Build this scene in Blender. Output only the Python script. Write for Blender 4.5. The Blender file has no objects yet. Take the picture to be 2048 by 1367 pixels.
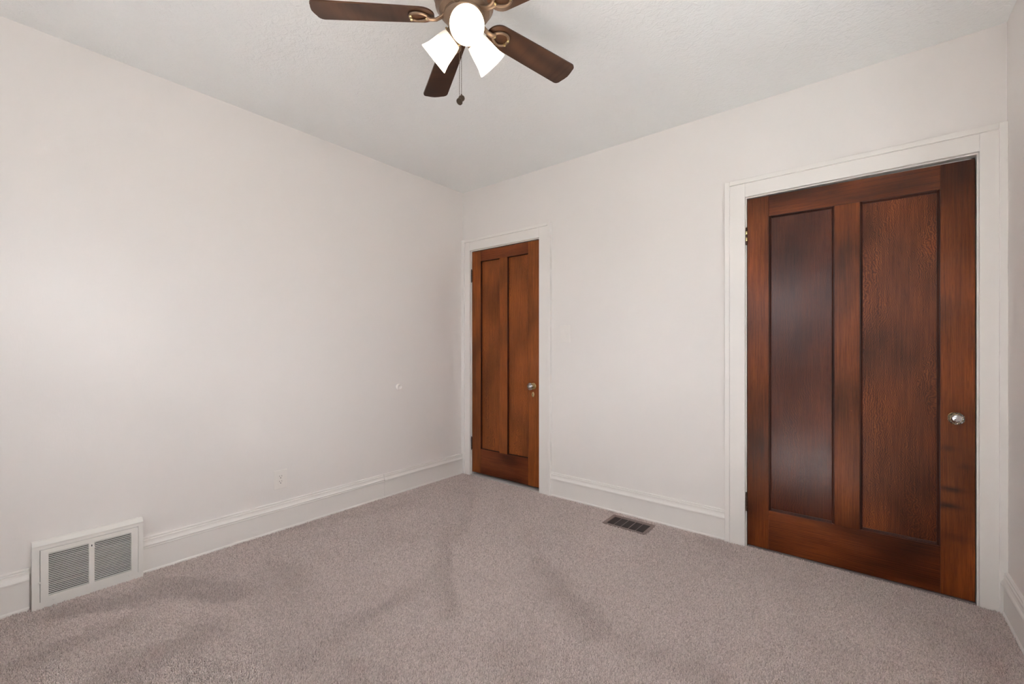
import bpy, bmesh, math, random
import numpy as np
from mathutils import Vector, Matrix

C = bpy.context.scene.collection
S = bpy.context.scene
PI = math.pi

# ---------------------------------------------------------------- camera, world, light, exposure
W, L, H = 3.434, 3.50, 2.629          # room width (x), length (y from 0 to -L), ceiling height
cam_d = bpy.data.cameras.new('camera')
cam = bpy.data.objects.new('camera', cam_d)
C.objects.link(cam)
cam.location = (2.9344, -2.8953, 1.18)
cam.rotation_euler = (PI/2, 0, math.radians(39.008))
cam_d.sensor_width = 36.0
cam_d.lens = 866.66/2048*36.0
cam_d.shift_y = 0.00494
cam_d.clip_start = 0.02
S.camera = cam

S.view_settings.view_transform = 'Standard'
S.view_settings.look = 'None'
S.view_settings.gamma = 1.0
S.view_settings.use_curve_mapping = False
S.view_settings.exposure = 0.0
S.cycles.max_bounces = 14
S.cycles.diffuse_bounces = 10
S.cycles.transparent_max_bounces = 12
S.cycles.use_denoising = True
S.cycles.denoising_prefilter = 'NONE'
S.cycles.sample_clamp_indirect = 40.0
S.cycles.caustics_reflective = False
S.cycles.caustics_refractive = False

world = bpy.data.worlds.new('overcast_sky')
S.world = world
world.use_nodes = True
wn = world.node_tree.nodes
wl = world.node_tree.links
wn.clear()
w_out = wn.new('ShaderNodeOutputWorld')
w_bg = wn.new('ShaderNodeBackground')
w_tc = wn.new('ShaderNodeTexCoord')
w_sx = wn.new('ShaderNodeSeparateXYZ')
w_rp = wn.new('ShaderNodeValToRGB')
w_rp.color_ramp.elements[0].position = 0.46
w_rp.color_ramp.elements[0].color = (0.69, 0.70, 0.705, 1)
w_rp.color_ramp.elements[1].position = 0.56
w_rp.color_ramp.elements[1].color = (0.95, 1.0, 1.07, 1)
w_ma = wn.new('ShaderNodeMath'); w_ma.operation = 'MULTIPLY_ADD'
w_ma.inputs[1].default_value = 0.5; w_ma.inputs[2].default_value = 0.5
wl.new(w_tc.outputs['Generated'], w_sx.inputs[0])
wl.new(w_sx.outputs['Z'], w_ma.inputs[0])
wl.new(w_ma.outputs[0], w_rp.inputs[0])
wl.new(w_rp.outputs[0], w_bg.inputs['Color'])
w_bg.inputs['Strength'].default_value = 6.9
wl.new(w_bg.outputs[0], w_out.inputs['Surface'])

# high sun: it falls through the side window on the carpet beside the camera and brightens the ceiling by bounce
sun_d = bpy.data.lights.new('sun', 'SUN')
sun_d.energy = 238.0
sun_d.angle = math.radians(18.0)
sun_d.color = (0.90, 1.0, 1.06)
sun = bpy.data.objects.new('sun', sun_d)
C.objects.link(sun)
sun.rotation_euler = Vector((-1.0, -0.50, -1.70)).to_track_quat('-Z', 'Y').to_euler()
sun.location = (6.0, 0.0, 8.0)

# second soft sun, added to strengthen the pale band crossing the left wall
band_fill_d = bpy.data.lights.new('wall_band_fill', 'SUN')
band_fill_d.energy = 0.45
band_fill_d.angle = math.radians(15)
band_fill = bpy.data.objects.new('wall_band_fill', band_fill_d)
C.objects.link(band_fill)
band_fill.rotation_euler = Vector((-1.10, 1.0, -0.45)).to_track_quat('-Z', 'Y').to_euler()
band_fill.location = (4.5, -6.0, 3.5)

# where the two windows are: (start, end) along the wall, (sill, head)
WIN_FRONT = (0.72, 2.66, 0.86, 2.10)
WIN_RIGHT = (-2.75, -1.35, 0.86, 2.10)
def portal(name, loc, rot, sx, sy):
    d = bpy.data.lights.new(name, 'AREA')
    d.shape = 'RECTANGLE'; d.size = sx; d.size_y = sy
    d.cycles.is_portal = True
    o = bpy.data.objects.new(name, d); C.objects.link(o)
    o.location = loc; o.rotation_euler = rot
portal('daylight_portal', ((WIN_FRONT[0]+WIN_FRONT[1])/2, -L-0.16, (WIN_FRONT[2]+WIN_FRONT[3])/2),
       (PI/2, 0, 0), WIN_FRONT[1]-WIN_FRONT[0], WIN_FRONT[3]-WIN_FRONT[2])
portal('daylight_portal', (W+0.16, (WIN_RIGHT[0]+WIN_RIGHT[1])/2, (WIN_RIGHT[2]+WIN_RIGHT[3])/2),
       (PI/2, 0, PI/2), WIN_RIGHT[1]-WIN_RIGHT[0], WIN_RIGHT[3]-WIN_RIGHT[2])

# ---------------------------------------------------------------- materials
def new_mat(name):
    m = bpy.data.materials.new(name); m.use_nodes = True
    nt = m.node_tree; nt.nodes.clear()
    out = nt.nodes.new('ShaderNodeOutputMaterial')
    b = nt.nodes.new('ShaderNodeBsdfPrincipled')
    nt.links.new(b.outputs[0], out.inputs[0])
    return m, nt, b

def node(nt, t, **kw):
    n = nt.nodes.new(t)
    for k, v in kw.items():
        if k in n.inputs: n.inputs[k].default_value = v
        else: setattr(n, k, v)
    return n

def math_n(nt, op, a, b=None, c=None):
    n = nt.nodes.new('ShaderNodeMath'); n.operation = op
    for i, v in enumerate((a, b, c)):
        if v is None: continue
        if isinstance(v, (int, float)): n.inputs[i].default_value = v
        else: nt.links.new(v, n.inputs[i])
    return n.outputs[0]

def ramp(nt, fac, stops, interp='LINEAR'):
    r = nt.nodes.new('ShaderNodeValToRGB')
    r.color_ramp.interpolation = interp
    els = r.color_ramp.elements
    while len(els) < len(stops): els.new(0.5)
    for e, (p, c) in zip(els, stops):
        e.position = p; e.color = (c[0], c[1], c[2], 1)
    nt.links.new(fac, r.inputs[0])
    return r.outputs[0]

def mixc(nt, fac, a, b, mode='MIX'):
    n = nt.nodes.new('ShaderNodeMix'); n.data_type = 'RGBA'; n.blend_type = mode
    for i, v in ((0, fac), (6, a), (7, b)):
        if isinstance(v, (int, float)): n.inputs[i].default_value = v
        elif isinstance(v, tuple): n.inputs[i].default_value = (*v, 1)
        else: nt.links.new(v, n.inputs[i])
    return n.outputs[2]

def coords(nt, scale, offset=None):
    tc = nt.nodes.new('ShaderNodeTexCoord')
    mp = nt.nodes.new('ShaderNodeMapping')
    mp.inputs['Scale'].default_value = scale
    src = tc.outputs['Object']
    if offset is not None:
        va = nt.nodes.new('ShaderNodeVectorMath'); va.operation = 'ADD'
        nt.links.new(src, va.inputs[0]); nt.links.new(offset, va.inputs[1])
        src = va.outputs[0]
    nt.links.new(src, mp.inputs['Vector'])
    return mp.outputs[0]

def noise(nt, vec, scale, detail=2.0, rough=0.5, dist=0.0):
    n = nt.nodes.new('ShaderNodeTexNoise')
    n.inputs['Scale'].default_value = scale
    n.inputs['Detail'].default_value = detail
    n.inputs['Roughness'].default_value = rough
    n.inputs['Distortion'].default_value = dist
    nt.links.new(vec, n.inputs['Vector'])
    return n.outputs['Fac']

def bump(nt, b, height, strength, dist):
    n = nt.nodes.new('ShaderNodeBump')
    n.inputs['Strength'].default_value = strength
    n.inputs['Distance'].default_value = dist
    nt.links.new(height, n.inputs['Height'])
    nt.links.new(n.outputs[0], b.inputs['Normal'])

def plain(name, col, rough=0.5, metal=0.0, coat=0.0, spec=0.5):
    m, nt, b = new_mat(name)
    b.inputs['Base Color'].default_value = (*col, 1)
    b.inputs['Roughness'].default_value = rough
    b.inputs['Metallic'].default_value = metal
    b.inputs['Coat Weight'].default_value = coat
    b.inputs['Specular IOR Level'].default_value = spec
    return m

def paint(name, col, rough, scale, strength, dist, stretch=(1, 1, 1), tint=0.02):
    m, nt, b = new_mat(name)
    v = coords(nt, stretch)
    n1 = noise(nt, v, scale, 4, 0.6)
    n2 = noise(nt, coords(nt, (1, 1, 1)), 1.3, 2)
    col2 = tuple(c*(1-tint) for c in col)
    nt.links.new(mixc(nt, n2, col, col2), b.inputs['Base Color'])
    b.inputs['Roughness'].default_value = rough
    b.inputs['Specular IOR Level'].default_value = 0.35
    bump(nt, b, n1, strength, dist)
    return m

M = {}
M['wall'] = paint('wall_paint', (0.800, 0.773, 0.750), 0.62, 170, 0.25, 0.0012, (1, 1, 0.25))
M['trim'] = paint('trim_paint', (0.820, 0.798, 0.768), 0.38, 60, 0.12, 0.001, (1, 1, 1))
M['plastic'] = plain('white_plastic', (0.81, 0.78, 0.745), 0.35)
M['register_paint'] = paint('grille_enamel', (0.80, 0.785, 0.748), 0.42, 90, 0.1, 0.0008)
M['dark'] = plain('dark_cavity', (0.02, 0.02, 0.02), 0.8)
M['duct'] = plain('duct_metal', (0.10, 0.10, 0.098), 0.6, 0.2)

def ceiling_mat():
    m, nt, b = new_mat('ceiling_texture_paint')
    v = coords(nt, (1, 1, 1))
    a = noise(nt, v, 34, 3, 0.55, 1.2)
    c = noise(nt, v, 110, 2, 0.5, 0.4)
    h = math_n(nt, 'MULTIPLY_ADD', c, 0.35, a)
    b.inputs['Base Color'].default_value = (0.875, 0.895, 0.89, 1)
    b.inputs['Roughness'].default_value = 0.75
    b.inputs['Specular IOR Level'].default_value = 0.25
    bump(nt, b, h, 0.60, 0.007)
    return m
M['ceiling'] = ceiling_mat()

def wood(name, along, figured, light, mid, dark, rough=0.30, coat=0.05, freq=260.0, contrast=0.15, smudges=(), blotch=1.0, spec=0.24):
    """varnished softwood; `along` is the local axis of the grain ('x' or 'z')"""
    m, nt, b = new_mat(name)
    oi = nt.nodes.new('ShaderNodeObjectInfo')
    off = nt.nodes.new('ShaderNodeVectorMath'); off.operation = 'SCALE'
    cb = nt.nodes.new('ShaderNodeCombineXYZ')
    for i in range(3): nt.links.new(oi.outputs['Random'], cb.inputs[i])
    nt.links.new(cb.outputs[0], off.inputs[0]); off.inputs['Scale'].default_value = 37.0
    o = off.outputs[0]
    def ax(ac, al): return (ac, 1, al) if along == 'z' else (al, 1, ac)
    # fine fibres
    fib = noise(nt, coords(nt, ax(150, 4.5), o), 1.0, 4, 0.62)
    pores = noise(nt, coords(nt, ax(460, 20), o), 1.0, 2, 0.6)
    tc = coords(nt, ax(1, 0), o)
    sx = nt.nodes.new('ShaderNodeSeparateXYZ'); nt.links.new(tc, sx.inputs[0])
    q = sx.outputs['X' if along == 'z' else 'Z']
    if figured:                     # rotary-cut veneer: lines pushed sideways by swirls and ripples
        f = noise(nt, coords(nt, ax(2.6, 1.0), o), 1.0, 2.0, 0.45, 0.3)
        rip = noise(nt, coords(nt, ax(22, 24), o), 1.0, 2.0, 0.55, 0.4)
        rip2 = noise(nt, coords(nt, ax(60, 75), o), 1.0, 2.0, 0.5)
        amt = noise(nt, coords(nt, ax(4, 2.2), o), 1.0, 1.0, 0.5)
        q = math_n(nt, 'MULTIPLY_ADD', f, 0.32, q)
        q = math_n(nt, 'MULTIPLY_ADD', math_n(nt, 'MULTIPLY', rip, math_n(nt, 'MULTIPLY_ADD', amt, 1.8, -0.3)), 0.052*figured, q)
        q = math_n(nt, 'MULTIPLY_ADD', rip2, 0.012*figured, q)
    else:
        f = noise(nt, coords(nt, ax(3.0, 0.35), o), 1.0, 2, 0.5)
        q = math_n(nt, 'MULTIPLY_ADD', f, 0.16, q)
        q = math_n(nt, 'MULTIPLY_ADD', fib, 0.004, q)
    lines = math_n(nt, 'SINE', math_n(nt, 'MULTIPLY', q, 2*PI*freq))
    lines = math_n(nt, 'MULTIPLY_ADD', lines, 0.5, 0.5)
    # the lines come and go over the board
    fade = noise(nt, coords(nt, ax(9, 2.5), o), 1.0, 2, 0.5)
    lines = math_n(nt, 'MULTIPLY', lines, math_n(nt, 'MULTIPLY_ADD', fade, 1.5, -0.10))
    g = math_n(nt, 'MULTIPLY_ADD', lines, contrast, math_n(nt, 'MULTIPLY_ADD', fib, 0.52, 0.14))
    col = ramp(nt, g, [(0.26, dark), (0.52, mid), (0.86, light)])
    # worn and darkened patches in the old varnish
    blot = noise(nt, coords(nt, ax(4.2, 2.0), o), 1.0, 1.6, 0.5, 0.2)
    bl = ramp(nt, blot, [(0.18, (0.10, 0.07, 0.06)), (0.50, (0.92, 0.90, 0.88)), (0.84, (1.75, 1.70, 1.50))])
    col = mixc(nt, blotch, col, bl, 'MULTIPLY')
    pc = ramp(nt, pores, [(0.30, (0.55, 0.5, 0.5)), (0.46, (1, 1, 1))])
    col = mixc(nt, 0.6, col, pc, 'MULTIPLY')
    for (x0, z0, wx, wz, k) in smudges:      # old dark marks rubbed into the varnish
        p = nt.nodes.new('ShaderNodeSeparateXYZ'); nt.links.new(coords(nt, (1, 1, 1)), p.inputs[0])
        w = noise(nt, coords(nt, (14, 1, 40)), 1.0, 3, 0.6)
        dx = math_n(nt, 'MULTIPLY', math_n(nt, 'SUBTRACT', p.outputs['X'], x0), 1/wx)
        dz = math_n(nt, 'MULTIPLY', math_n(nt, 'SUBTRACT', math_n(nt, 'MULTIPLY_ADD', w, wz*1.6, p.outputs['Z']), z0+wz*0.8), 1/wz)
        r2 = math_n(nt, 'ADD', math_n(nt, 'MULTIPLY', dx, dx), math_n(nt, 'MULTIPLY', dz, dz))
        fct = math_n(nt, 'MULTIPLY', math_n(nt, 'POWER', 2.718, math_n(nt, 'MULTIPLY', r2, -1.0)), k)
        col = mixc(nt, fct, col, (0.020, 0.009, 0.006))
    nt.links.new(col, b.inputs['Base Color'])
    rr = math_n(nt, 'MULTIPLY_ADD', fib, 0.05, rough-0.03)
    nt.links.new(rr, b.inputs['Roughness'])
    b.inputs['Coat Weight'].default_value = coat
    b.inputs['Coat Roughness'].default_value = 0.20
    b.inputs['Specular IOR Level'].default_value = spec
    hh = math_n(nt, 'MULTIPLY_ADD', fib, 0.6, math_n(nt, 'MULTIPLY', lines, 0.4))
    bump(nt, b, hh, 0.35, 0.0014)
    return m

LT, MD, DK = (0.330, 0.092, 0.019), (0.195, 0.049, 0.0115), (0.080, 0.019, 0.0065)
M['wood_v'] = wood('fir_stile_wood', 'z', 0, LT, MD, DK)
M['wood_marked'] = wood('fir_marked_stile_wood', 'z', 0, LT, MD, DK, smudges=((0.860, 0.508, 0.045, 0.014, 0.85), (0.850, 0.428, 0.050, 0.016, 0.85), (0.850, 0.700, 0.030, 0.016, 0.5), (0.880, 0.285, 0.050, 0.020, 0.45), (0.905, 0.620, 0.020, 0.016, 0.4)))
M['wood_h'] = wood('fir_rail_wood', 'x', 0, (0.270, 0.071, 0.016), (0.145, 0.035, 0.0095), (0.050, 0.012, 0.0055), freq=120, contrast=0.22)
M['wood_dark'] = wood('dark_moulding_and_shade_wood', 'z', 0, (0.10, 0.026, 0.010), (0.055, 0.015, 0.008), (0.022, 0.008, 0.006))
M['wood_plain'] = wood('fir_dark_panel_wood', 'z', 0.5, (0.155, 0.036, 0.013), (0.088, 0.020, 0.0085), (0.040, 0.010, 0.0055), 0.25, 0.04, 150, 0.20, spec=0.34)
M['wood_fig'] = wood('fir_wavy_panel_wood', 'z', 1.0, (0.270, 0.074, 0.017), (0.122, 0.030, 0.0090), (0.042, 0.010, 0.0055), 0.33, 0.04, 140, 0.32)
LT2, MD2, DK2 = (0.440, 0.138, 0.026), (0.290, 0.080, 0.016), (0.120, 0.030, 0.009)
M['wood_v_closet'] = wood('closet_stile_wood', 'z', 0, LT2, MD2, DK2, blotch=0.7)
M['wood_h_closet'] = wood('closet_rail_wood', 'x', 0, (0.28, 0.078, 0.018), (0.160, 0.039, 0.012), DK, freq=120, contrast=0.2)
M['wood_fig_closet'] = wood('closet_panel_wood', 'z', 0.8, (0.410, 0.124, 0.025), (0.250, 0.068, 0.015), DK2, 0.33, 0.04, 120, 0.28, blotch=0.55)
M['blade'] = wood('walnut_blade_veneer', 'x', 0, (0.165, 0.080, 0.044), (0.090, 0.043, 0.025), (0.034, 0.017, 0.011), 0.42, 0.1, 120, 0.28)

M['bronze'] = plain('antique_bronze', (0.215, 0.145, 0.100), 0.40, 0.6)
M['brass'] = plain('aged_brass', (0.42, 0.31, 0.15), 0.32, 0.9)
M['bright_brass'] = plain('bright_brass', (0.80, 0.66, 0.36), 0.22, 0.95)
M['steel_dark'] = plain('blackened_steel', (0.055, 0.052, 0.05), 0.4, 0.7)
M['hinge_brown'] = plain('brown_hinge_steel', (0.11, 0.07, 0.05), 0.38, 0.6)
M['chain'] = plain('chain_metal', (0.085, 0.06, 0.043), 0.3, 0.8)
M['threshold'] = plain('pale_threshold_strip', (0.55, 0.52, 0.49), 0.55)

def glass_mat():
    m, nt, b = new_mat('moulded_glass')
    b.inputs['Base Color'].default_value = (0.97, 0.98, 1.0, 1)
    b.inputs['Roughness'].default_value = 0.0
    b.inputs['IOR'].default_value = 1.5
    b.inputs['Transmission Weight'].default_value = 1.0
    return m
M['knob_glass'] = glass_mat()

def pane_mat(name, tr, col):
    m = bpy.data.materials.new(name); m.use_nodes = True
    nt = m.node_tree; nt.nodes.clear()
    out = nt.nodes.new('ShaderNodeOutputMaterial')
    mx = nt.nodes.new('ShaderNodeMixShader'); mx.inputs[0].default_value = tr
    t = nt.nodes.new('ShaderNodeBsdfTransparent')
    if col is None:
        g = nt.nodes.new('ShaderNodeBsdfGlossy'); g.inputs['Roughness'].default_value = 0.02
    else:
        g = nt.nodes.new('ShaderNodeBsdfDiffuse'); g.inputs['Color'].default_value = (*col, 1)
    nt.links.new(t.outputs[0], mx.inputs[1]); nt.links.new(g.outputs[0], mx.inputs[2])
    nt.links.new(mx.outputs[0], out.inputs[0])
    return m
M['pane'] = pane_mat('window_glass', 0.06, None)
M['screen'] = pane_mat('dimming_screen', 0.50, (0.06, 0.06, 0.06))

def lit_glass(name, strength, col):
    m, nt, b = new_mat(name)
    b.inputs['Base Color'].default_value = (0.9, 0.88, 0.84, 1)
    b.inputs['Roughness'].default_value = 0.35
    b.inputs['Emission Color'].default_value = (*col, 1)
    b.inputs['Emission Strength'].default_value = strength
    return m
M['shade'] = lit_glass('frosted_lit_glass', 5.0, (1.0, 0.84, 0.62))
def shade_glow(m):
    """the frosted glass glows most around the bulb and least at its neck and lip"""
    nt = m.node_tree; b = nt.nodes['Principled BSDF']
    sx = nt.nodes.new('ShaderNodeSeparateXYZ'); nt.links.new(coords(nt, (1, 1, 1)), sx.inputs[0])
    f = math_n(nt, 'MULTIPLY', sx.outputs['Z'], 1/0.107)
    g = ramp(nt, f, [(0.0, (0.03,)*3), (0.34, (0.06,)*3), (0.60, (1.0,)*3), (0.85, (0.9,)*3), (1.0, (0.35,)*3)])
    nt.links.new(math_n(nt, 'MULTIPLY', g, 8.5), b.inputs['Emission Strength'])
shade_glow(M['shade'])
M['bulb'] = lit_glass('glowing_bulb', 30.0, (1.0, 0.90, 0.76))

def carpet_mat(name, attr=True):
    m, nt, b = new_mat(name)
    if attr:
        a = nt.nodes.new('ShaderNodeAttribute'); a.attribute_name = 'tint'
        c = ramp(nt, a.outputs['Fac'], [(0.0, (0.47, 0.385, 0.355)), (0.5, (0.67, 0.567, 0.530)), (1.0, (0.84, 0.728, 0.688))])
        nt.links.new(c, b.inputs['Base Color'])
    else:
        b.inputs['Base Color'].default_value = (0.30, 0.245, 0.23, 1)
    b.inputs['Roughness'].default_value = 0.95
    b.inputs['Specular IOR Level'].default_value = 0.1
    b.inputs['Sheen Weight'].default_value = 0.15
    b.inputs['Sheen Roughness'].default_value = 0.5
    return m
M['carpet'] = carpet_mat('carpet_yarn')
M['carpet_back'] = carpet_mat('carpet_backing', False)
M['reg_frame'] = plain('mauve_brown_enamel', (0.215, 0.155, 0.138), 0.5)
M['reg_dark'] = plain('dark_brown_enamel', (0.045, 0.028, 0.023), 0.5)

# ---------------------------------------------------------------- mesh helpers
def box(bm, lo, hi, bev=0.0, seg=1):
    r = bmesh.ops.create_cube(bm, size=1.0)
    vs = r['verts']
    c = [(a+b)/2 for a, b in zip(lo, hi)]
    s = [abs(b-a) for a, b in zip(lo, hi)]
    for v in vs:
        v.co = Vector((c[0]+v.co.x*s[0], c[1]+v.co.y*s[1], c[2]+v.co.z*s[2]))
    if bev > 0:
        es = list({e for v in vs for e in v.link_edges})
        bmesh.ops.bevel(bm, geom=es, offset=bev, segments=seg, affect='EDGES', profile=0.5)
    return vs

def lathe(bm, prof, axis='z', origin=(0, 0, 0), n=32, cap=True, mat=None):
    """prof: list of (radius, height). Revolved about +z, then moved by `mat` or turned to `axis`."""
    rings = []
    for r, h in prof:
        ring = []
        for i in range(n):
            a = 2*PI*i/n
            p = Vector((r*math.cos(a), r*math.sin(a), h))
            if mat is not None: p = mat @ p
            elif axis == 'x': p = Vector((p.z, p.x, p.y)) + Vector(origin)
            elif axis == '-y': p = Vector((p.x, -p.z, p.y)) + Vector(origin)
            else: p = p + Vector(origin)
            ring.append(bm.verts.new(p))
        rings.append(ring)
    for a, b in zip(rings, rings[1:]):
        for i in range(n):
            bm.faces.new((a[i], a[(i+1) % n], b[(i+1) % n], b[i]))
    if cap:
        bm.faces.new(list(reversed(rings[0]))); bm.faces.new(rings[-1])
    return rings

def tube(bm, pts, rads, n=10, closed=False):
    pts = [Vector(p) for p in pts]
    if not isinstance(rads, list): rads = [rads]*len(pts)
    rings = []
    for i, p in enumerate(pts):
        if closed: d = pts[(i+1) % len(pts)] - pts[i-1]
        else: d = pts[min(i+1, len(pts)-1)] - pts[max(i-1, 0)]
        d.normalize()
        up = Vector((0, 0, 1)) if abs(d.z) < 0.95 else Vector((1, 0, 0))
        a = d.cross(up).normalized(); b = a.cross(d).normalized()
        rr = rads[i]
        ra, rb = rr if isinstance(rr, tuple) else (rr, rr)
        rings.append([bm.verts.new(p + a*ra*math.cos(2*PI*k/n) + b*rb*math.sin(2*PI*k/n)) for k in range(n)])
    m = len(rings)
    for j in range(m if closed else m-1):
        A, B = rings[j], rings[(j+1) % m]
        for k in range(n):
            bm.faces.new((A[k], A[(k+1) % n], B[(k+1) % n], B[k]))
    if not closed:
        bm.faces.new(list(reversed(rings[0]))); bm.faces.new(rings[-1])

def extrude_profile(bm, prof, start, end, outward, up=Vector((0, 0, 1))):
    """prof: (out, z) points, a closed outline, swept from start to end"""
    out = Vector(outward)
    A = [bm.verts.new(Vector(start) + out*o + up*z) for o, z in prof]
    B = [bm.verts.new(Vector(end) + out*o + up*z) for o, z in prof]
    n = len(prof)
    for i in range(n):
        bm.faces.new((A[i], A[(i+1) % n], B[(i+1) % n], B[i]))
    bm.faces.new(list(reversed(A))); bm.faces.new(B)

def obj(name, bm, mat, parent=None, smooth=False, loc=None):
    bmesh.ops.recalc_face_normals(bm, faces=bm.faces[:])
    me = bpy.data.meshes.new(name); bm.to_mesh(me); bm.free()
    me.materials.append(mat)
    if smooth:
        for p in me.polygons: p.use_smooth = True
        try: me.set_sharp_from_angle(angle=math.radians(35))
        except Exception: pass
    o = bpy.data.objects.new(name, me); C.objects.link(o)
    if parent is not None: o.parent = parent
    if loc is not None: o.location = loc
    return o

def empty(name, loc=(0, 0, 0), rotz=0.0):
    o = bpy.data.objects.new(name, None); C.objects.link(o)
    o.location = loc; o.rotation_euler = (0, 0, rotz); o.empty_display_size = 0.1
    return o

def tag(o, label, cat, group=None):
    o['label'] = label; o['category'] = cat
    if group: o['group'] = group
    return o

def struct(o, label=None):
    o['kind'] = 'structure'
    if label: o['label'] = label
    return o

def NB(): return bmesh.new()

# ---------------------------------------------------------------- room shell
CB = -0.012                         # carpet backing level; carpet tips reach about z = 0
D1 = (0.1065, 0.8805, 2.066)        # small door opening between jambs: x0, x1, head
D2 = (2.3945, 3.3410, 2.066)        # large door opening
T = 0.02                            # jamb thickness

bm = NB(); box(bm, (-0.15, -L-0.15, -0.20), (W+0.15, 0.22, CB))
struct(obj('floor', bm, M['carpet_back']))
bm = NB(); box(bm, (-0.15, -L-0.15, H), (W+0.15, 0.22, H+0.15))
struct(obj('ceiling', bm, M['ceiling']))
bm = NB(); box(bm, (-0.15, -L-0.15, CB), (0.0, 0.22, H))
struct(obj('wall_left', bm, M['wall']))

bm = NB()                            # back wall: solid slab behind, front layer with the two door openings
ND = 0.075
box(bm, (0, ND, CB), (W, 0.22, H))
xs = [0, D1[0]-T, D1[1]+T, D2[0]-T, D2[1]+T, W]
for k in (0, 2, 4): box(bm, (xs[k], 0, CB), (xs[k+1], ND, H))
for d in (D1, D2): box(bm, (d[0]-T, 0, d[2]+T), (d[1]+T, ND, H))
struct(obj('wall_back', bm, M['wall']))

bm = NB()
a, b_, z0, z1 = WIN_RIGHT
box(bm, (W, -L-0.15, CB), (W+0.15, a, H)); box(bm, (W, b_, CB), (W+0.15, 0.22, H))
box(bm, (W, a, CB), (W+0.15, b_, z0)); box(bm, (W, a, z1), (W+0.15, b_, H))
struct(obj('wall_right', bm, M['wall']))
bm = NB()
a, b_, z0, z1 = WIN_FRONT
box(bm, (0, -L-0.15, CB), (a, -L, H)); box(bm, (b_, -L-0.15, CB), (W, -L, H))
box(bm, (a, -L-0.15, CB), (b_, -L, z0)); box(bm, (a, -L-0.15, z1), (b_, -L, H))
struct(obj('wall_front', bm, M['wall']))

# ---------------------------------------------------------------- baseboards
cap_a = [(0, CB), (0.016, CB), (0.016, 0.124), (0.0185, 0.126), (0.0185, 0.1295), (0.0160, 0.132), (0.0160, 0.1345),
         (0.0215, 0.1375), (0.0215, 0.142), (0.0175, 0.146), (0.0145, 0.153), (0.0130, 0.161), (0.0135, 0.167),
         (0.0105, 0.169), (0.0080, 0.1715), (0.0080, 0.1735), (0.0105, 0.1755), (0.0105, 0.180), (0.0080, 0.183), (0, 0.183)]
cap_b = [(0, CB), (0.015, CB), (0.015, 0.130), (0.0235, 0.1305), (0.0240, 0.136), (0.0220, 0.142), (0.0175, 0.148),
         (0.0145, 0.156), (0.0140, 0.164), (0.0150, 0.168), (0.0110, 0.171), (0.0100, 0.1735), (0.0125, 0.1755), (0.0125, 0.180), (0.009, 0.183), (0, 0.183)]
bead = [(0.014, CB), (0.0205, CB), (0.0195, 0.006), (0.0165, 0.011), (0.014, 0.011)]
VY0, VY1 = -2.741, -2.355           # wall grille span
bm = NB()
extrude_profile(bm, cap_a, (0, VY1, 0), (0, -0.885, 0), (1, 0, 0))
extrude_profile(bm, cap_b, (0, -0.8835, 0), (0, -0.021, 0), (1, 0, 0))
extrude_profile(bm, cap_b, (0, -L, 0), (0, VY0-0.006, 0), (1, 0, 0))
bl_ = struct(obj('baseboard_left', bm, M['trim']))
bm = NB(); extrude_profile(bm, bead, (0, VY1, 0), (0, -0.021, 0), (1, 0, 0)); extrude_profile(bm, bead, (0, -L, 0), (0, VY0-0.006, 0), (1, 0, 0))
obj('caulk_bead', bm, M['trim'], bl_)
bm = NB(); extrude_profile(bm, cap_b, (1.0, 0, 0), (2.281, 0, 0), (0, -1, 0))
bb_ = struct(obj('baseboard_back', bm, M['trim']))
bm = NB(); extrude_profile(bm, bead, (1.0, 0, 0), (2.281, 0, 0), (0, -1, 0))
obj('caulk_bead', bm, M['trim'], bb_)
bm = NB(); lathe(bm, [(0.0075, -0.002), (0.0075, 0.002), (0.006, 0.0035), (0.0045, 0.0035), (0.0035, 0.0015)], '-y', (1.600, -0.0150, 0.030), 20)
obj('plug_cap', bm, M['trim'], bb_, True)
bm = NB(); extrude_profile(bm, cap_b, (W, -L, 0), (W, -0.02, 0), (-1, 0, 0))
br_ = struct(obj('baseboard_right', bm, M['trim']))
bm = NB(); extrude_profile(bm, bead, (W, -L, 0), (W, -0.02, 0), (-1, 0, 0))
obj('caulk_bead', bm, M['trim'], br_)
bm = NB(); extrude_profile(bm, cap_b, (0.024, -L, 0), (W-0.024, -L, 0), (0, 1, 0))
struct(obj('baseboard_front', bm, M['trim']))

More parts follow.
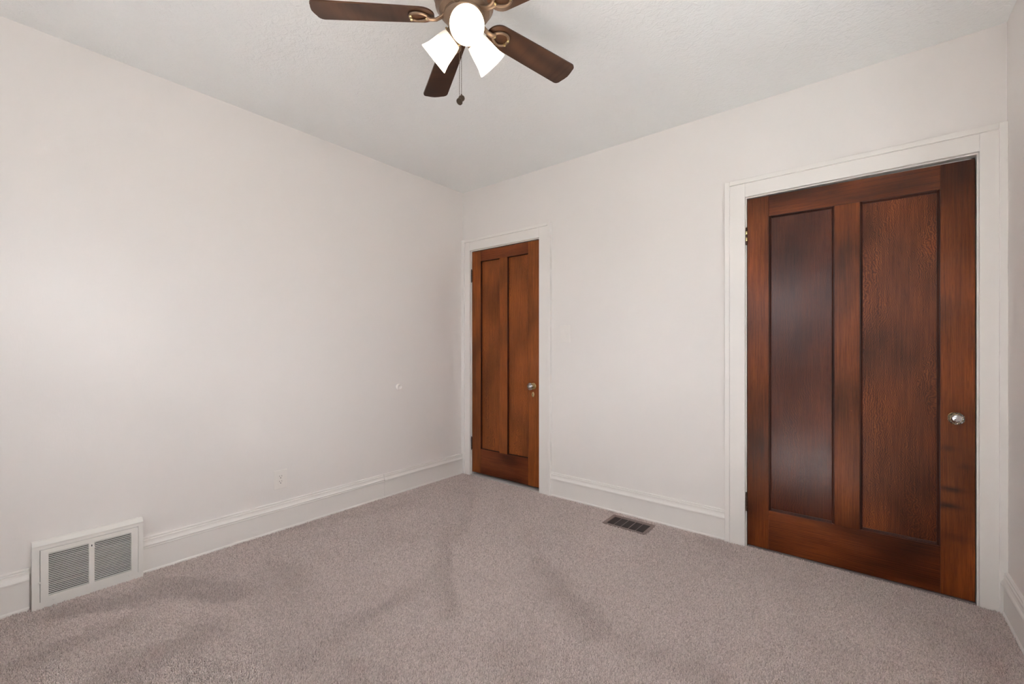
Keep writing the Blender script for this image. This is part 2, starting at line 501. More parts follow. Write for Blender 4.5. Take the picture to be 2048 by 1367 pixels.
# ---------------------------------------------------------------- door casings and jambs
def casing(name, d, xo0, xo1, top, lw):
    """d: opening; xo0/xo1 outer edges; top: outer top; lw: width of the raised outer band"""
    x0, x1, zt = d[0]-0.006, d[1]+0.006, d[2]+0.006
    bm = NB()
    box(bm, (xo0, -0.020, CB), (x0, 0.0, top), 0.0015)
    box(bm, (x1, -0.020, CB), (xo1, 0.0, top), 0.0015)
    box(bm, (x0, -0.0195, zt), (x1, 0.0, top), 0.0015)
    c = struct(obj(name, bm, M['trim']))
    bm = NB()                         # raised band round the outside, with a bead on its inner edge
    for (lo, hi) in (((xo0-0.001, -0.030, CB), (xo0+lw, 0.0, top+0.001)), ((xo1-0.026, -0.030, CB), (xo1+0.001, 0.0, top+0.001)),
                     ((xo0+lw, -0.0298, top-0.026), (xo1-0.026, 0.0, top+0.001))):
        box(bm, lo, hi, 0.003, 2)
    obj('back_band', bm, M['trim'], c)
    bm = NB()                         # jamb lining of the opening
    box(bm, (d[0]-T, -0.001, CB), (d[0], ND, d[2]+T), 0.0008)
    box(bm, (d[1], -0.001, CB), (d[1]+T, ND, d[2]+T), 0.0008)
    box(bm, (d[0], -0.001, d[2]), (d[1], ND, d[2]+T), 0.0008)
    # door stop behind the leaf
    box(bm, (d[0], 0.044, CB), (d[0]+0.012, ND, d[2])); box(bm, (d[1]-0.012, 0.044, CB), (d[1], ND, d[2]))
    box(bm, (d[0], 0.044, d[2]-0.012), (d[1], ND, d[2]))
    obj('door_jamb', bm, M['trim'], c)
    return c
c1 = casing('trim_1', D1, 0.0, 1.000, 2.178, 0.036)
c2 = casing('trim_2', D2, 2.280, W-0.001, 2.178, 0.026)
bm = NB(); box(bm, (D1[0], -0.016, CB), (D1[1], ND, 0.004), 0.002)
obj('threshold', bm, M['threshold'], c1)
bm = NB(); box(bm, (D2[0], 0.002, CB), (D2[1], ND, -0.004))
obj('threshold', bm, M['carpet_back'], c2)

# ---------------------------------------------------------------- doors
def panel_door(name, x, z, stile, mull, rails, mats, recess, mould, drop):
    """x=(x0,x1) leaf, z=(z0,z1) leaf, stile=(right edge of left stile, left edge of right stile), mull=(x0,x1), rails=(top of bottom rail, bottom of top rail)"""
    root = empty(name, (x[0], 0.003, 0))
    struct(root)
    th = 0.036
    def P(part, lo, hi, mat, bev=0.0018):
        bm = NB()
        box(bm, (lo[0]-x[0], lo[1], lo[2]), (hi[0]-x[0], hi[1], hi[2]), bev, 2)
        if drop:
            for v in bm.verts:
                v.co.z -= drop*(v.co.x/(x[1]-x[0]))*(v.co.z/z[1])
        return obj(part, bm, mat, root)
    P('stile', (x[0], 0, z[0]), (stile[0], th, z[1]), mats[0])
    P('stile', (stile[1], 0, z[0]), (x[1], th, z[1]), mats[4])
    P('rail', (stile[0], 0, rails[1]), (stile[1], th, z[1]), mats[1])
    P('rail', (stile[0], 0.0004, z[0]), (stile[1], th, rails[0]), mats[1])
    P('mullion', (mull[0], -0.0004, rails[0]-0.003), (mull[1], th, rails[1]), mats[0])
    for i, (a, b) in enumerate(((stile[0], mull[0]), (mull[1], stile[1]))):
        p = P('panel', (a, recess, rails[0]), (b, recess+0.010, rails[1]), mats[2+i], 0.0)
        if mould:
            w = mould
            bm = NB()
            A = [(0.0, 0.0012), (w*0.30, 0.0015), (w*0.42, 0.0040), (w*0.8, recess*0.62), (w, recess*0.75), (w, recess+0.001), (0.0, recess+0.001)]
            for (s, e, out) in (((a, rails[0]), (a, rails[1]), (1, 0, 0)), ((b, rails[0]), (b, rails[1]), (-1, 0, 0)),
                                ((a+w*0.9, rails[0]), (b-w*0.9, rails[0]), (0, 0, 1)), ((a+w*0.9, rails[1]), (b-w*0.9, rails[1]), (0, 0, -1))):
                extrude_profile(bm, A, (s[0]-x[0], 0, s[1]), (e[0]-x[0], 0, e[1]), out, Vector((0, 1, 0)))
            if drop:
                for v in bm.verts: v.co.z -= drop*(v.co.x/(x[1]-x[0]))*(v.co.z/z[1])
            obj('panel_moulding', bm, M['wood_dark'], p)  # on door_1 only thin strips, their dark colour painting recess shade and old finish
    return root

def glass_knob(root, lx, z, rose_r, facets):
    """glass knob on a metal shank and round rose; root local coordinates, face at y = 0"""
    k = NB(); R = 0.0300
    rings = []
    prof = [(0.012, 0.026), (0.019, 0.030), (R*0.93, 0.038), (R, 0.0445), (R*0.93, 0.0505), (R*0.72, 0.0555), (R*0.66, 0.0545), (R*0.46, 0.0590), (R*0.20, 0.0615)]
    for j, (r_, h_) in enumerate(prof):
        tw = (PI/facets if j % 2 else 0.0)
        rings.append([k.verts.new((lx+r_*math.cos(2*PI*i/facets+tw), -h_, z+r_*math.sin(2*PI*i/facets+tw))) for i in range(facets)])
    for j, (A, B) in enumerate(zip(rings, rings[1:])):      # cut facets: alternate rings are turned by half a step
        for i in range(facets):
            i1 = (i+1) % facets
            if j % 2 == 0: k.faces.new((A[i], A[i1], B[i])); k.faces.new((B[i], A[i1], B[i1]))
            else: k.faces.new((A[i], B[i1], B[i])); k.faces.new((A[i], A[i1], B[i1]))
    k.faces.new(list(reversed(rings[0]))); k.faces.new(rings[-1])
    kn = obj('door_knob', k, M['knob_glass'], root)
    kn['label'] = 'faceted clear glass knob'
    s = NB(); lathe(s, [(0.0085, 0.0), (0.0085, 0.020), (0.013, 0.024), (0.0135, 0.0285), (0.004, 0.0290)], '-y', (lx, 0, z), 20)
    obj('shank', s, M['brass'], kn, True)
    st = NB(); lathe(st, [(0.0110, 0.0292), (0.0160, 0.040), (0.0120, 0.0470), (0.003, 0.0500)], '-y', (lx, 0, z), 8)
    obj('silvered_core', st, M['silver'], kn)
    r = NB(); lathe(r, [(rose_r, 0.0), (rose_r, 0.0025), (rose_r*0.92, 0.0045), (rose_r*0.70, 0.0050), (rose_r*0.60, 0.0070), (0.011, 0.0080)], '-y', (lx, 0, z), 32)
    obj('rose_plate', r, M['brass'], root, True)
M['silver'] = plain('silvered_foil', (0.82, 0.83, 0.84), 0.18, 0.9)

def hinge(root, lx, z, h, mat, bands=None):
    bm = NB()
    y = -0.0055; r = 0.0052
    n = 5; seg = h/n
    for i in range(n):
        g = 0.0006
        lathe(bm, [(r*0.92, z-h/2+i*seg+g), (r, z-h/2+i*seg+g*2), (r, z-h/2+(i+1)*seg-g*2), (r*0.92, z-h/2+(i+1)*seg-g)], 'z', (lx, y, 0), 14)
    for s in (-1, 1):               # ball tips
        lathe(bm, [(r*0.6, 0), (r*0.95, s*0.003), (r*0.8, s*0.0065), (r*0.25, s*0.0085)], 'z', (lx, y, z+s*h/2), 12)
    box(bm, (lx-0.0035, y+0.002, z-h/2), (lx+0.004, 0.004, z+h/2))
    hg = obj('hinge', bm, mat, root, True)
    if bands:
        b2 = NB()
        for (f0, f1) in bands:
            lathe(b2, [(r*1.02, z-h/2+h*f0), (r*1.14, z-h/2+h*f0+0.001), (r*1.14, z-h/2+h*f1-0.001), (r*1.02, z-h/2+h*f1)], 'z', (lx, y, 0), 14)
        o = obj('knuckle_band', b2, M['bright_brass'], hg, True); o['label'] = 'worn bright brass knuckles'
    return hg

d1 = panel_door('door_1', (0.1105, 0.8770), (0.026, 2.0605), (0.218, 0.760), (0.444, 0.534), (0.250, 1.964),
                (M['wood_v_closet'], M['wood_h_closet'], M['wood_fig_closet'], M['wood_fig_closet'], M['wood_v_closet']), 0.017, 0.0045, 0.001)  # dark edge strips added to deepen the recess shade, over the old dark finish
d1['label'] = 'narrow two-panel orange-brown wooden door in the corner'
glass_knob(d1, 0.815-0.1105, 0.857, 0.0265, 12)
bm = NB()                            # oval keyhole plate
mt = Matrix.Translation((0.811-0.1105, 0, 0.787)) @ Matrix.Rotation(PI/2, 4, 'X') @ Matrix.Diagonal((0.60, 1.0, 1.0, 1.0))
lathe(bm, [(0.0215, 0.0), (0.0215, 0.0015), (0.019, 0.0030), (0.010, 0.0036)], n=28, mat=mt)
kp = obj('keyhole_plate', bm, M['brass'], d1, True)
bm = NB()
lathe(bm, [(0.0030, 0.0030), (0.0030, 0.0042)], '-y', (0.811-0.1105, 0, 0.7905), 14)
box(bm, (0.811-0.1105-0.0013, -0.0042, 0.7800), (0.811-0.1105+0.0013, -0.0030, 0.7900))
obj('keyhole', bm, M['dark'], kp)
hinge(d1, -0.0025, 1.840, 0.108, M['steel_dark'])
hinge(d1, -0.0025, 0.289, 0.108, M['steel_dark'])

d2 = panel_door('door_2', (2.3975, 3.3370), (0.004, 2.0610), (2.508, 3.222), (2.815, 2.921), (0.230, 1.943),
                (M['wood_v'], M['wood_h'], M['wood_plain'], M['wood_fig'], M['wood_marked']), 0.012, 0.012, 0.012)
d2['label'] = 'large two-panel dark reddish wooden door near the right wall'
glass_knob(d2, 3.270-2.3975, 0.849, 0.024, 8)
hinge(d2, -0.0040, 1.841, 0.088, M['hinge_brown'], [(0.16, 0.40), (0.60, 0.84)])
hinge(d2, -0.0040, 0.258, 0.096, M['hinge_brown'])
bm = NB(); lathe(bm, [(0.0042, 0.0), (0.0042, 0.0006), (0.003, 0.0012)], '-y', (2.8865-2.3975, -0.0004, 0.846), 14)
obj('screw_plug', bm, M['wood_v'], d2, True)

# ---------------------------------------------------------------- windows (behind and beside the camera; they bring the daylight)
def window(name, loc, rotz, w, z0, z1):
    r = struct(empty(name, loc, rotz))
    f = NB(); cw = 0.10
    box(f, (-cw, 0, z0-0.02), (0, 0.02, z1+cw), 0.002); box(f, (w, 0, z0-0.02), (w+cw, 0.02, z1+cw), 0.002); box(f, (0, 0, z1), (w, 0.02, z1+cw), 0.002)
    for lo, hi in (((0, -0.15, z0), (0.02, 0, z1)), ((w-0.02, -0.15, z0), (w, 0, z1)), ((0.02, -0.15, z1-0.02), (w-0.02, 0, z1)), ((0.02, -0.15, z0), (w-0.02, 0, z0+0.02)),
                   ((w/2-0.05, -0.15, z0+0.02), (w/2+0.05, 0.012, z1-0.02))):
        box(f, lo, hi, 0.0015)
    obj('window_frame', f, M['trim'], r)
    s = NB(); box(s, (-cw-0.02, 0, z0-0.045), (w+cw+0.02, 0.06, z0-0.02), 0.004, 2); box(s, (-cw, 0, z0-0.12), (w+cw, 0.016, z0-0.045), 0.002)
    obj('window_sill', s, M['trim'], r)
    zm = (z0+z1)/2
    for (u0, u1) in ((0.02, w/2-0.05), (w/2+0.05, w-0.02)):
        for (a, b, y) in ((zm-0.02, z1-0.02, -0.095), (z0+0.02, zm+0.02, -0.055)):
            s = NB(); q = 0.04
            box(s, (u0, y-0.035, a), (u0+q, y, b)); box(s, (u1-q, y-0.035, a), (u1, y, b))
            box(s, (u0+q, y-0.035, a), (u1-q, y, a+q)); box(s, (u0+q, y-0.035, b-q), (u1-q, y, b))
            so = obj('sash', s, M['trim'], r)
            g = NB(); box(g, (u0+q, y-0.019, a+q), (u1-q, y-0.016, b-q))
            obj('pane', g, M['pane'], so)
        g = NB(); box(g, (u0, -0.1405, z0+0.02), (u1, -0.1395, zm))
        obj('dimming_screen', g, M['screen'], r)  # added out of view to dim daylight through the lower sashes
    return r
window('window_1', (WIN_FRONT[0], -L, 0), 0.0, WIN_FRONT[1]-WIN_FRONT[0], WIN_FRONT[2], WIN_FRONT[3])
window('window_2', (W, WIN_RIGHT[0], 0), PI/2, WIN_RIGHT[1]-WIN_RIGHT[0], WIN_RIGHT[2], WIN_RIGHT[3])

# ---------------------------------------------------------------- wall grille (return air), low on the left wall
def wall_grille():
    r = empty('wall_vent', (0, (VY0+VY1)/2, 0))
    tag(r, 'white louvred metal air grille set low in the left wall baseboard', 'vent')
    hy = (VY1-VY0)/2; D = 0.046
    def yy(y): return y-(VY0+VY1)/2
    Z0, Z1 = CB, 0.297
    iy0, iy1, iz0, iz1 = yy(-2.717), yy(-2.375), 0.026, 0.262
    f = NB()                          # surrounding frame: a flanged box with a sloping top
    prof_top = [(0, Z1-0.002), (0.020, Z1+0.002), (0.030, Z1), (D+0.002, Z1-0.016), (D+0.002, Z1-0.019), (D, Z1-0.021), (D, iz1), (0, iz1)]
    extrude_profile(f, prof_top, (0, -hy, 0), (0, hy, 0), (1, 0, 0))
    box(f, (0, -hy, Z0), (D, iy0, iz1)); box(f, (0, iy1, Z0), (D, hy, iz1)); box(f, (0, iy0, Z0), (D, iy1, iz0))
    fr = obj('frame', f, M['register_paint'], r)
    # inner plate with two louvre fields
    g = NB(); d0, d1_ = 0.030, 0.050
    e = 0.0016
    py0, py1, pz0, pz1 = iy0+e, iy1-e, iz0+e, iz1-e
    fl = [(yy(-2.690), yy(-2.557)), (yy(-2.538), yy(-2.402))]
    lz0, lz1 = 0.048, 0.240
    box(g, (d0, py0, pz0), (d1_, fl[0][0], pz1)); box(g, (d0, fl[1][1], pz0), (d1_, py1, pz1))
    box(g, (d0, fl[0][1], lz0), (d1_, fl[1][0], lz1))
    box(g, (d0, fl[0][0], pz0), (d1_, fl[1][1], lz0)); box(g, (d0, fl[0][0], lz1), (d1_, fl[1][1], pz1))
    N = 23; pitch = (lz1-lz0)/N
    for (a, b) in fl:
        for i in range(N):
            z = lz0+(i+0.5)*pitch
            # slat: thin blade sloping down towards the room
            A = [(0.0495, z-0.0015), (0.0497, z+0.0009), (0.0455, z+0.0020), (0.0448, z+0.0016), (0.0448, z+0.0008)]
            extrude_profile(g, A, (0, a, 0), (0, b, 0), (1, 0, 0))
    pl = obj('grille', g, M['register_paint'], r)
    b = NB()                          # duct behind: back plate and two tilted damper blades
    box(b, (0.002, iy0, iz0), (0.006, iy1, iz1))
    obj('duct', b, M['dark'], r)
    b = NB()
    for (z, t) in ((0.085, 0.030), (0.200, 0.020)):
        box(b, (0.012, fl[0][0], z), (0.030, fl[0][1], z+0.003))
    box(b, (0.010, fl[0][0], 0.100), (0.012, fl[1][1], 0.190))
    obj('damper', b, M['duct'], r)
    v = NB(); cy = (fl[0][1]+fl[1][0])/2
    box(v, (D, cy-0.004, 0.2155), (0.0606, cy+0.010, 0.2195), 0.0008)
    box(v, (0.0495, cy-0.0045, 0.2120), (0.0520, cy+0.0035, 0.2165), 0.0006)
    lv = obj('lever', v, M['register_paint'], r)
    v = NB(); box(v, (0.0495, cy-0.0018, 0.2215), (0.0503, cy+0.0018, 0.2300))
    obj('lever_slot', v, M['dark'], lv)
    for (y, z) in ((iy0+0.045, iz0-0.001), (iy1-0.035, iz0-0.001), (iy0-0.001, 0.115)):
        s = NB(); lathe(s, [(0.005, 0.0), (0.0048, 0.0015), (0.002, 0.0026)], 'x', (D+0.0005, y, z), 14)
        obj('screw', s, M['register_paint'], fr, True)
    return r
wall_grille()

# ---------------------------------------------------------------- floor register by the back wall
def floor_register():
    X0, X1, Y0, Y1 = 1.567, 1.868, -0.247, -0.064
    r = empty('floor_vent', ((X0+X1)/2, (Y0+Y1)/2, 0))
    tag(r, 'brown metal floor register sunk in the carpet beside the back baseboard', 'vent')
    hx, hy = (X1-X0)/2, (Y1-Y0)/2
    ix, iy0, iy1 = 0.126, -0.071, 0.062
    zt = 0.0
    f = NB()
    box(f, (-hx, -hy, CB), (-ix, hy, zt), 0.002); box(f, (ix, -hy, CB), (hx, hy, zt), 0.002)
    box(f, (-ix, -hy, CB), (ix, iy0, zt), 0.002); box(f, (-ix, iy1, CB), (ix, hy, zt), 0.002)
    obj('frame', f, M['reg_frame'], r)
    b = NB(); box(b, (-ix, iy0, CB), (ix, iy1, CB+0.001)); obj('duct', b, M['dark'], r)
    n = 15
    l = NB()
    for i in range(n):
        y = iy0+(i+0.5)*(iy1-iy0)/n
        A = [(0.0, -0.0095), (0.0012, -0.0095), (0.0042, -0.0030), (0.0034, -0.0026)]
        extrude_profile(l, A, (-ix, y-0.002, 0), (ix, y-0.002, 0), (0, 1, 0))
    obj('louvres', l, M['reg_dark'], r)
    for k in range(1, 5):
        q = NB(); x = -ix+2*ix*k/5
        box(q, (x-0.0014, iy0, -0.0098), (x+0.0014, iy1, -0.0018))
        obj('rib', q, M['reg_frame'], r)
floor_register()

# ---------------------------------------------------------------- outlet, switch, bumper
def outlet():
    yc, zc = -1.659, 0.3245
    r = empty('wall_outlet', (0, yc, zc)); tag(r, 'white duplex power outlet low on the left wall above the baseboard', 'outlet')
    b = NB(); box(b, (0.0022, -0.0405, -0.0605), (0.0068, 0.0405, 0.0605), 0.0022, 2); box(b, (0, -0.0380, -0.0580), (0.0024, 0.0380, 0.0580))
    obj('cover_plate', b, M['plastic'], r)
    b = NB(); box(b, (0.004, -0.0168, -0.0335), (0.0078, 0.0168, 0.0335), 0.0008)
    rc = obj('receptacle', b, M['plastic'], r)
    for s in (-1, 1):
        b = NB(); z = s*0.0165
        box(b, (0.0072, -0.0075, z+0.001), (0.0080, -0.0055, z+0.0095)); box(b, (0.0072, 0.0055, z+0.002), (0.0080, 0.0075, z+0.009))
        lathe(b, [(0.0028, 0.0072), (0.0028, 0.0080)], 'x', (0, 0, z-0.0065), 14)
        obj('socket_slots', b, M['dark'], rc)
outlet()

def switch():
    r = empty('light_switch', (1.1285, 0, 1.2825)); tag(r, 'white rocker light switch on the wall between the two doors', 'switch')
    b = NB(); box(b, (-0.0435, -0.0080, -0.0655), (0.0435, -0.0028, 0.0655), 0.0020, 2); box(b, (-0.0405, -0.0030, -0.0625), (0.0405, 0, 0.0625))
    p = obj('cover_plate', b, M['plastic'], r)
    b = NB()
    for lo, hi in (((-0.0178, -0.0087, -0.036), (-0.0165, -0.0075, 0.036)), ((0.0165, -0.0087, -0.036), (0.0178, -0.0075, 0.036))):
        box(b, lo, hi)
    vs = box(b, (-0.0158, -0.0105, -0.0335), (0.0158, -0.0065, 0.0335), 0.0008)
    for v in b.verts:
        if abs(v.co.x) < 0.0162 and v.co.y < -0.0085:
            v.co.y += 0.0035*(v.co.z+0.0335)/0.067-0.0012
    obj('rocker', b, M['plastic'], r)
    for s in (-1, 1):
        b = NB(); lathe(b, [(0.003, 0.0075), (0.003, 0.0083), (0.0015, 0.0087)], '-y', (0, 0, s*0.0484), 12)
        obj('screw', b, M['plastic'], p, True)
switch()

bm = NB()
lathe(bm, [(0.024, 0.0), (0.0245, 0.006), (0.0235, 0.016), (0.021, 0.0215), (0.018, 0.0225), (0.0155, 0.020), (0.0135, 0.013), (0.009, 0.0105), (0.003, 0.0098)], 'x', (0, 0, 0), 32)
bo = obj('door_bumper', bm, M['plastic'], None, True, (0, -0.740, 0.857))
tag(bo, 'small round white dished bumper on the left wall near the corner', 'door bumper')

# ---------------------------------------------------------------- ceiling fan
FX, FY, FZ = 1.7780, -1.7494, 2.413
def ceiling_fan():
    r = empty('ceiling_fan', (FX, FY, H))
    tag(r, 'five-blade dark wood ceiling fan with bronze housing and three lit glass shades', 'ceiling fan')
    def z(v): return v-H
    b = NB()
    lathe(b, [(0.075, 0.0), (0.082, -0.006), (0.090, -0.020), (0.104, -0.045), (0.118, -0.075), (0.123, -0.105), (0.121, -0.135), (0.112, -0.160),
              (0.106, -0.170), (0.108, -0.174), (0.108, -0.182), (0.102, -0.188), (0.096, -0.196), (0.094, -0.203), (0.080, -0.214)], n=48)
    obj('motor_housing', b, M['bronze'], r, True)
    b = NB()
    lathe(b, [(0.078, -0.213), (0.078, -0.222), (0.070, -0.232), (0.058, -0.242), (0.052, -0.250), (0.050, -0.272), (0.050, -0.282), (0.044, -0.294), (0.028, -0.302), (0.012, -0.306), (0.010, -0.312), (0.003, -0.315)], n=40)
    obj('light_kit', b, M['bronze'], r, True)
    # blades with their irons
    pitch = math.radians(BLADE_PITCH)
    for k in range(5):
        az = math.radians(78.6+72*k)
        m = Matrix.Rotation(az, 4, 'Z') @ Matrix.Translation((0, 0, z(FZ))) @ Matrix.Rotation(pitch, 4, 'X')
        # outline (radius, half width)
        R0, R1 = 0.112, 0.557
        up = []
        for i in range(9):
            t = i/8*PI/2
            up.append((R0+0.050*(1-math.cos(t)), 0.049*math.sin(t)))
        up += [(0.25, 0.052), (0.35, 0.055), (0.45, 0.0575)]
        for i in range(7):
            t = i/6*PI/2
            up.append((R1-0.030+0.022*math.sin(t)+0.0, 0.0595-0.022*(1-math.cos(t))))
        up.append((R1-0.003, 0.020)); up.append((R1, 0.0))
        outl = up + [(x, -y) for x, y in reversed(up[1:-1])]
        b = NB()
        lo = [b.verts.new((x, y, -0.003)) for x, y in outl]
        hi = [b.verts.new((x, y, 0.003)) for x, y in outl]
        n = len(outl)
        b.faces.new(lo); b.faces.new(list(reversed(hi)))
        for i in range(n): b.faces.new((lo[i], hi[i], hi[(i+1) % n], lo[(i+1) % n]))
        bl = obj('blade', b, M['blade'], r)
        bl.matrix_local = m
        # iron: arm from the housing that opens into a loop under the blade
        b = NB()
        pts = [(0.066, 0, 0.010), (0.085, 0, -0.004), (0.105, 0, -0.014), (0.125, 0, -0.0150), (0.140, 0, -0.0115)]
        tube(b, pts, [(0.015, 0.006), (0.011, 0.006), (0.009, 0.006), (0.010, 0.0055), (0.014, 0.0045)], 12)
        loop = []
        for i in range(28):
            t = 2*PI*i/28
            rx = 0.034; wy = 0.027*(1.0+0.25*math.cos(t))
            loop.append((0.168+rx*math.cos(t), wy*math.sin(t), -0.0080))
        tube(b, loop, (0.0055, 0.0050), 10, closed=True)
        ir = obj('blade_iron', b, M['bronze'], bl, True)
        for (x, y) in ((0.198, 0.011), (0.198, -0.011), (0.140, 0.0)):
            b = NB()
            lathe(b, [(0.0042, -0.0165), (0.0058, -0.0140), (0.0058, -0.0120), (0.003, -0.0030)], 'z', (x, y, 0), 14)
            s = obj('screw', b, M['bright_brass'], bl, True)
    # three arms with bell shades
    for k in range(3):
        az = math.radians(SHADE_AZ+120*k); tilt = math.radians(SHADE_TILT)
        ax = Vector((math.cos(az)*math.cos(tilt), math.sin(az)*math.cos(tilt), -math.sin(tilt)))
        neck = Vector((math.cos(az)*SHADE_R, math.sin(az)*SHADE_R, z(SHADE_Z)))
        q = ax.to_track_quat('Z', 'Y').to_matrix().to_4x4()
        m = Matrix.Translation(neck) @ q
        b = NB()
        lathe(b, [(0.012, -0.040), (0.014, -0.028), (0.030, -0.020), (0.036, -0.012), (0.036, 0.006), (0.033, 0.008)], n=28)
        so = obj('socket_cup', b, M['bronze'], r, True); so.matrix_local = m
        for j in range(3):
            b = NB(); t = 2*PI*j/3+0.5
            tube(b, [(0.034*math.cos(t), 0.034*math.sin(t), 0.0), (0.042*math.cos(t), 0.042*math.sin(t), 0.0)], [0.0025, 0.0035], 8)
            obj('thumb_screw', b, M['brass'], so, True)
        b = NB()
        pr = [(0.0335, 0.000), (0.0385, 0.008), (0.0425, 0.022), (0.0450, 0.040), (0.0475, 0.060), (0.0510, 0.079), (0.0555, 0.093), (0.0590, 0.102), (0.0598, 0.1045)]
        inn = [(x-0.0035, h) for x, h in reversed(pr)]
        rings = lathe(b, pr+[(0.0588, 0.1060), (0.0568, 0.1055)]+inn[1:], n=40, cap=False)
        sh = obj('lamp_shade', b, M['shade'], r, True); sh.matrix_local = m
        b = NB()
        lathe(b, [(0.013, 0.002), (0.014, 0.018), (0.022, 0.034), (0.0275, 0.052), (0.0285, 0.066), (0.0255, 0.080), (0.017, 0.091), (0.004, 0.0955)], n=24)
        bu = obj('light_bulb', b, M['bulb'], sh, True)
    # two pull chains
    for k, (dx, dy, zt, zb) in enumerate(CHAINS):
        c = NB(); step = 0.0040; n = int((zt-zb)/step)
        for i in range(n):
            mt = Matrix.Translation((dx, dy, z(zt)-i*step)) @ Matrix.Scale(0.0015, 4)
            bmesh.ops.create_icosphere(c, subdivisions=1, radius=1.0, matrix=mt)
        tube(c, [(dx, dy, z(zt)), (dx, dy, z(zb))], 0.0005, 6)
        co = obj('pull_chain', c, M['chain'], r)
        p = NB()
        a = math.radians((300, 345)[k])
        mt = Matrix.Translation((dx, dy, z(zb)-0.0120)) @ Matrix.Rotation(a, 4, 'Z') @ Matrix.Rotation(PI/2, 4, 'Y')
        lathe(p, [(0.0105, -0.0030), (0.0122, -0.0015), (0.0122, 0.0015), (0.0105, 0.0030), (0.0085, 0.0026), (0.003, 0.0038)], n=24, mat=mt)
        tube(p, [(dx, dy, z(zb)+0.004), (dx, dy, z(zb)-0.001)], [0.0022, 0.0030], 10)
        obj('pull_fob', p, M['chain'], co, True)
BLADE_PITCH = -11.0
SHADE_AZ, SHADE_TILT, SHADE_R, SHADE_Z = 319.0, 36.0, 0.047, 2.346
CHAINS = [(-0.012, -0.004, 2.335, 2.122), (-0.002, -0.024, 2.335, 2.098)]
ceiling_fan()

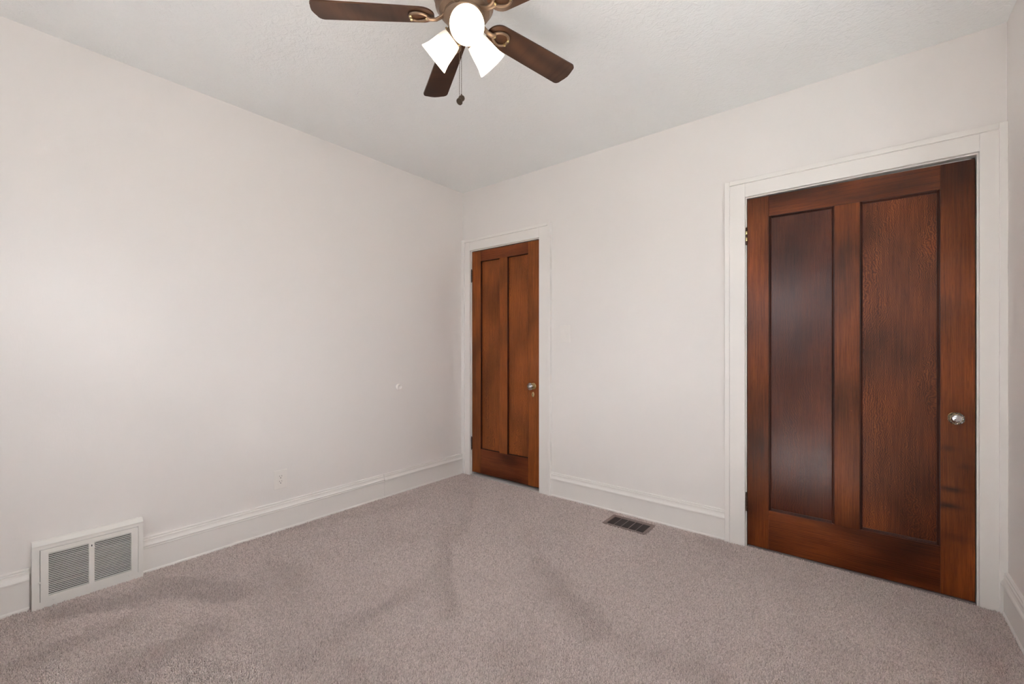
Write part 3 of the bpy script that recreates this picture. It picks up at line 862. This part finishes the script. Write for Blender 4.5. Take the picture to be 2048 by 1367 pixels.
# ---------------------------------------------------------------- carpet pile
def carpet():
    rng = np.random.default_rng(7)
    cx, cy = cam.location.x, cam.location.y
    yaw = math.radians(39.008); fx, fy = -math.sin(yaw), math.cos(yaw)
    def grid(sp, dmin, dmax):
        xs = np.arange(0.012, W-0.010, sp); ys = np.arange(-L+0.01, 0.004, sp)
        X, Y = np.meshgrid(xs, ys); X = X.ravel(); Y = Y.ravel()
        X = X+rng.uniform(-0.42, 0.42, X.size)*sp; Y = Y+rng.uniform(-0.42, 0.42, Y.size)*sp
        dep = (X-cx)*fx+(Y-cy)*fy
        k = (dep >= dmin) & (dep < dmax)
        return X[k], Y[k], np.full(k.sum(), sp)
    parts = [grid(0.0078, -9, 1.15), grid(0.0037, 1.15, 2.35), grid(0.0048, 2.35, 9)]
    X = np.concatenate([p[0] for p in parts]); Y = np.concatenate([p[1] for p in parts]); SP = np.concatenate([p[2] for p in parts])
    keep = (X > 0.014) & (X < W-0.013) & (Y > -L+0.012) & (Y < -0.013)
    keep &= ~((X > 1.564) & (X < 1.871) & (Y > -0.251) & (Y < -0.060))       # floor register
    keep &= ~((X < 0.050) & (Y > VY0-0.002) & (Y < VY1+0.002))               # wall grille
    for d, xa, xb in ((D1, 0.0, 1.0), (D2, 2.28, W)):
        side = ((X > xa) & (X < d[0]-0.006)) | ((X > d[1]+0.006) & (X < xb))
        keep &= ~(side & (Y > -0.027))
    keep &= ~((X > D1[0]-0.01) & (X < D1[1]+0.01) & (Y > -0.018))
    X, Y, SP = X[keep], Y[keep], SP[keep]
    n = X.size
    # smooth random fields
    def field(seed, f):
        r = np.random.default_rng(seed); v = np.zeros(n)
        for _ in range(10):
            a = r.uniform(0, 2*PI); k = f*r.uniform(0.5, 1.6); p = r.uniform(0, 2*PI)
            v += np.sin((X*math.cos(a)+Y*math.sin(a))*k+p)
        return v/10**0.5
    # tracks left by a vacuum cleaner and by feet: pile brushed open
    def seg(ax, ay, bx, by, w):
        dx, dy = bx-ax, by-ay; t = np.clip(((X-ax)*dx+(Y-ay)*dy)/(dx*dx+dy*dy), 0, 1)
        d = np.hypot(X-ax-t*dx+wob, Y-ay-t*dy+wob)
        return np.exp(-(d/(1.2*w))**2.6)
    wob = 0.012*field(3, 14)
    o = np.zeros(n)
    for s in ((0.451, -0.343, 0.704, -0.645, 0.028, 0.9),
              (0.584, -0.639, 0.826, -0.546, 0.022, 0.7),
              (0.789, -0.755, 0.977, -1.021, 0.028, 0.9),
              (0.977, -1.021, 1.029, -1.152, 0.028, 0.9),
              (1.029, -1.152, 1.183, -1.398, 0.028, 0.9),
              (1.183, -1.398, 1.246, -1.638, 0.04, 0.8),
              (1.246, -1.638, 1.262, -1.823, 0.04, 0.8),
              (1.262, -1.823, 1.26, -1.995, 0.055, 0.75),
              (1.26, -1.995, 1.299, -2.135, 0.055, 0.75),
              (0.848, -0.973, 1.048, -1.177, 0.024, 1.0),
              (1.048, -1.177, 1.34, -1.453, 0.024, 1.0),
              (1.34, -1.453, 1.524, -1.611, 0.024, 1.0),
              (1.115, -1.282, 1.135, -1.371, 0.03, 0.8),
              (0.806, -1.16, 0.641, -1.338, 0.032, 0.7),
              (0.641, -1.338, 0.72, -1.558, 0.032, 0.7),
              (0.72, -1.558, 0.615, -1.68, 0.032, 0.7),
              (1.226, -0.668, 1.462, -0.881, 0.035, 0.75),
              (1.462, -0.881, 1.632, -1.002, 0.035, 0.75),
              (1.632, -1.002, 1.868, -1.134, 0.058, 0.95),
              (1.868, -1.134, 2.07, -1.28, 0.058, 0.95),
              (1.743, -1.039, 1.778, -1.181, 0.05, 0.6),
              (0.087, -1.54, 0.249, -0.802, 0.035, 0.7),
              (0.484, -1.864, 0.744, -1.878, 0.06, 0.7),
              (0.199, -2.319, 0.609, -2.1, 0.07, 0.85),
              (0.163, -2.663, 0.303, -2.321, 0.06, 0.7),
              (0.476, -2.818, 0.491, -2.53, 0.05, 0.5),
              (0.822, -2.538, 0.828, -2.286, 0.07, 0.7),
              (2.115, -0.109, 2.406, -0.178, 0.045, 0.8),
              (2.439, -0.281, 2.728, -0.27, 0.03, 0.5),
              (2.203, -1.281, 2.504, -1.224, 0.05, 0.55),
              (2.656, -0.712, 2.865, -0.781, 0.05, 0.45),
              (3.216, -0.343, 3.309, -0.556, 0.06, 0.6),
              (1.456, -2.025, 1.605, -1.997, 0.06, 0.5),
              (1.837, -1.614, 2.004, -1.644, 0.05, 0.4)):
        o = np.maximum(o, seg(*s[:5])*s[5])
    o = np.clip(1.0*o + 0.12*field(11, 4.5) + 0.12*field(12, 10.0) + 0.04, 0, 1)
    wall_d = np.minimum(np.minimum(X, W-X), -Y)
    ang = 1.1*field(21, 2.2)+2.2*o
    mag = 0.0018*(1-0.5*o)
    tx = np.cos(ang)*mag+rng.normal(0, 0.0023, n); ty = np.sin(ang)*mag+rng.normal(0, 0.0023, n)
    edge = np.clip((wall_d-0.012)/0.02, 0.2, 1.0)
    tx *= edge; ty *= edge
    hgt = 0.0125+rng.normal(0, 0.0015+0.0010*o, n)-0.0052*o
    hgt = np.clip(hgt, 0.006, 0.0165)
    rb = SP*rng.uniform(0.34, 0.44, n); rt = SP*rng.uniform(0.42, 0.66, n)*(1-0.58*o)
    rot = rng.uniform(0, 2*PI, n)
    NV, NL = 7, 21
    V = np.zeros((n, NV, 3), dtype=np.float32)
    for k in range(3):
        a = rot+2*PI*k/3
        V[:, k, 0] = X+rb*np.cos(a); V[:, k, 1] = Y+rb*np.sin(a); V[:, k, 2] = CB
        a = a+0.6
        r = rt*rng.uniform(0.8, 1.2, n)
        V[:, 3+k, 0] = X+tx+r*np.cos(a); V[:, 3+k, 1] = Y+ty+r*np.sin(a); V[:, 3+k, 2] = CB+hgt-0.0016+rng.normal(0, 0.0005, n)
    V[:, 6, 0] = X+tx*1.15; V[:, 6, 1] = Y+ty*1.15; V[:, 6, 2] = CB+hgt
    base = (np.arange(n)*NV)[:, None]
    loops = np.array([0, 1, 4, 3, 1, 2, 5, 4, 2, 0, 3, 5, 3, 4, 6, 4, 5, 6, 5, 3, 6])
    LI = (base+loops[None, :]).astype(np.int32).ravel()
    starts = (np.arange(n)[:, None]*NL+np.array([0, 4, 8, 12, 15, 18])[None, :]).astype(np.int32).ravel()
    me = bpy.data.meshes.new('carpet_pile')
    me.vertices.add(n*NV); me.vertices.foreach_set('co', V.ravel())
    me.loops.add(n*NL); me.loops.foreach_set('vertex_index', LI)
    me.polygons.add(n*6); me.polygons.foreach_set('loop_start', starts)
    me.update(calc_edges=True)
    at = me.attributes.new('tint', 'FLOAT', 'POINT')
    tint = np.clip(0.5+rng.normal(0, 0.27, n), 0, 1).astype(np.float32)
    at.data.foreach_set('value', np.repeat(tint, NV))
    me.materials.append(M['carpet'])
    ob = bpy.data.objects.new('carpet_pile', me); C.objects.link(ob)
    ob['kind'] = 'stuff'
    tag(ob, 'mauve-grey wall-to-wall plush carpet pile covering the floor', 'carpet')
    print('tufts', n)
carpet()
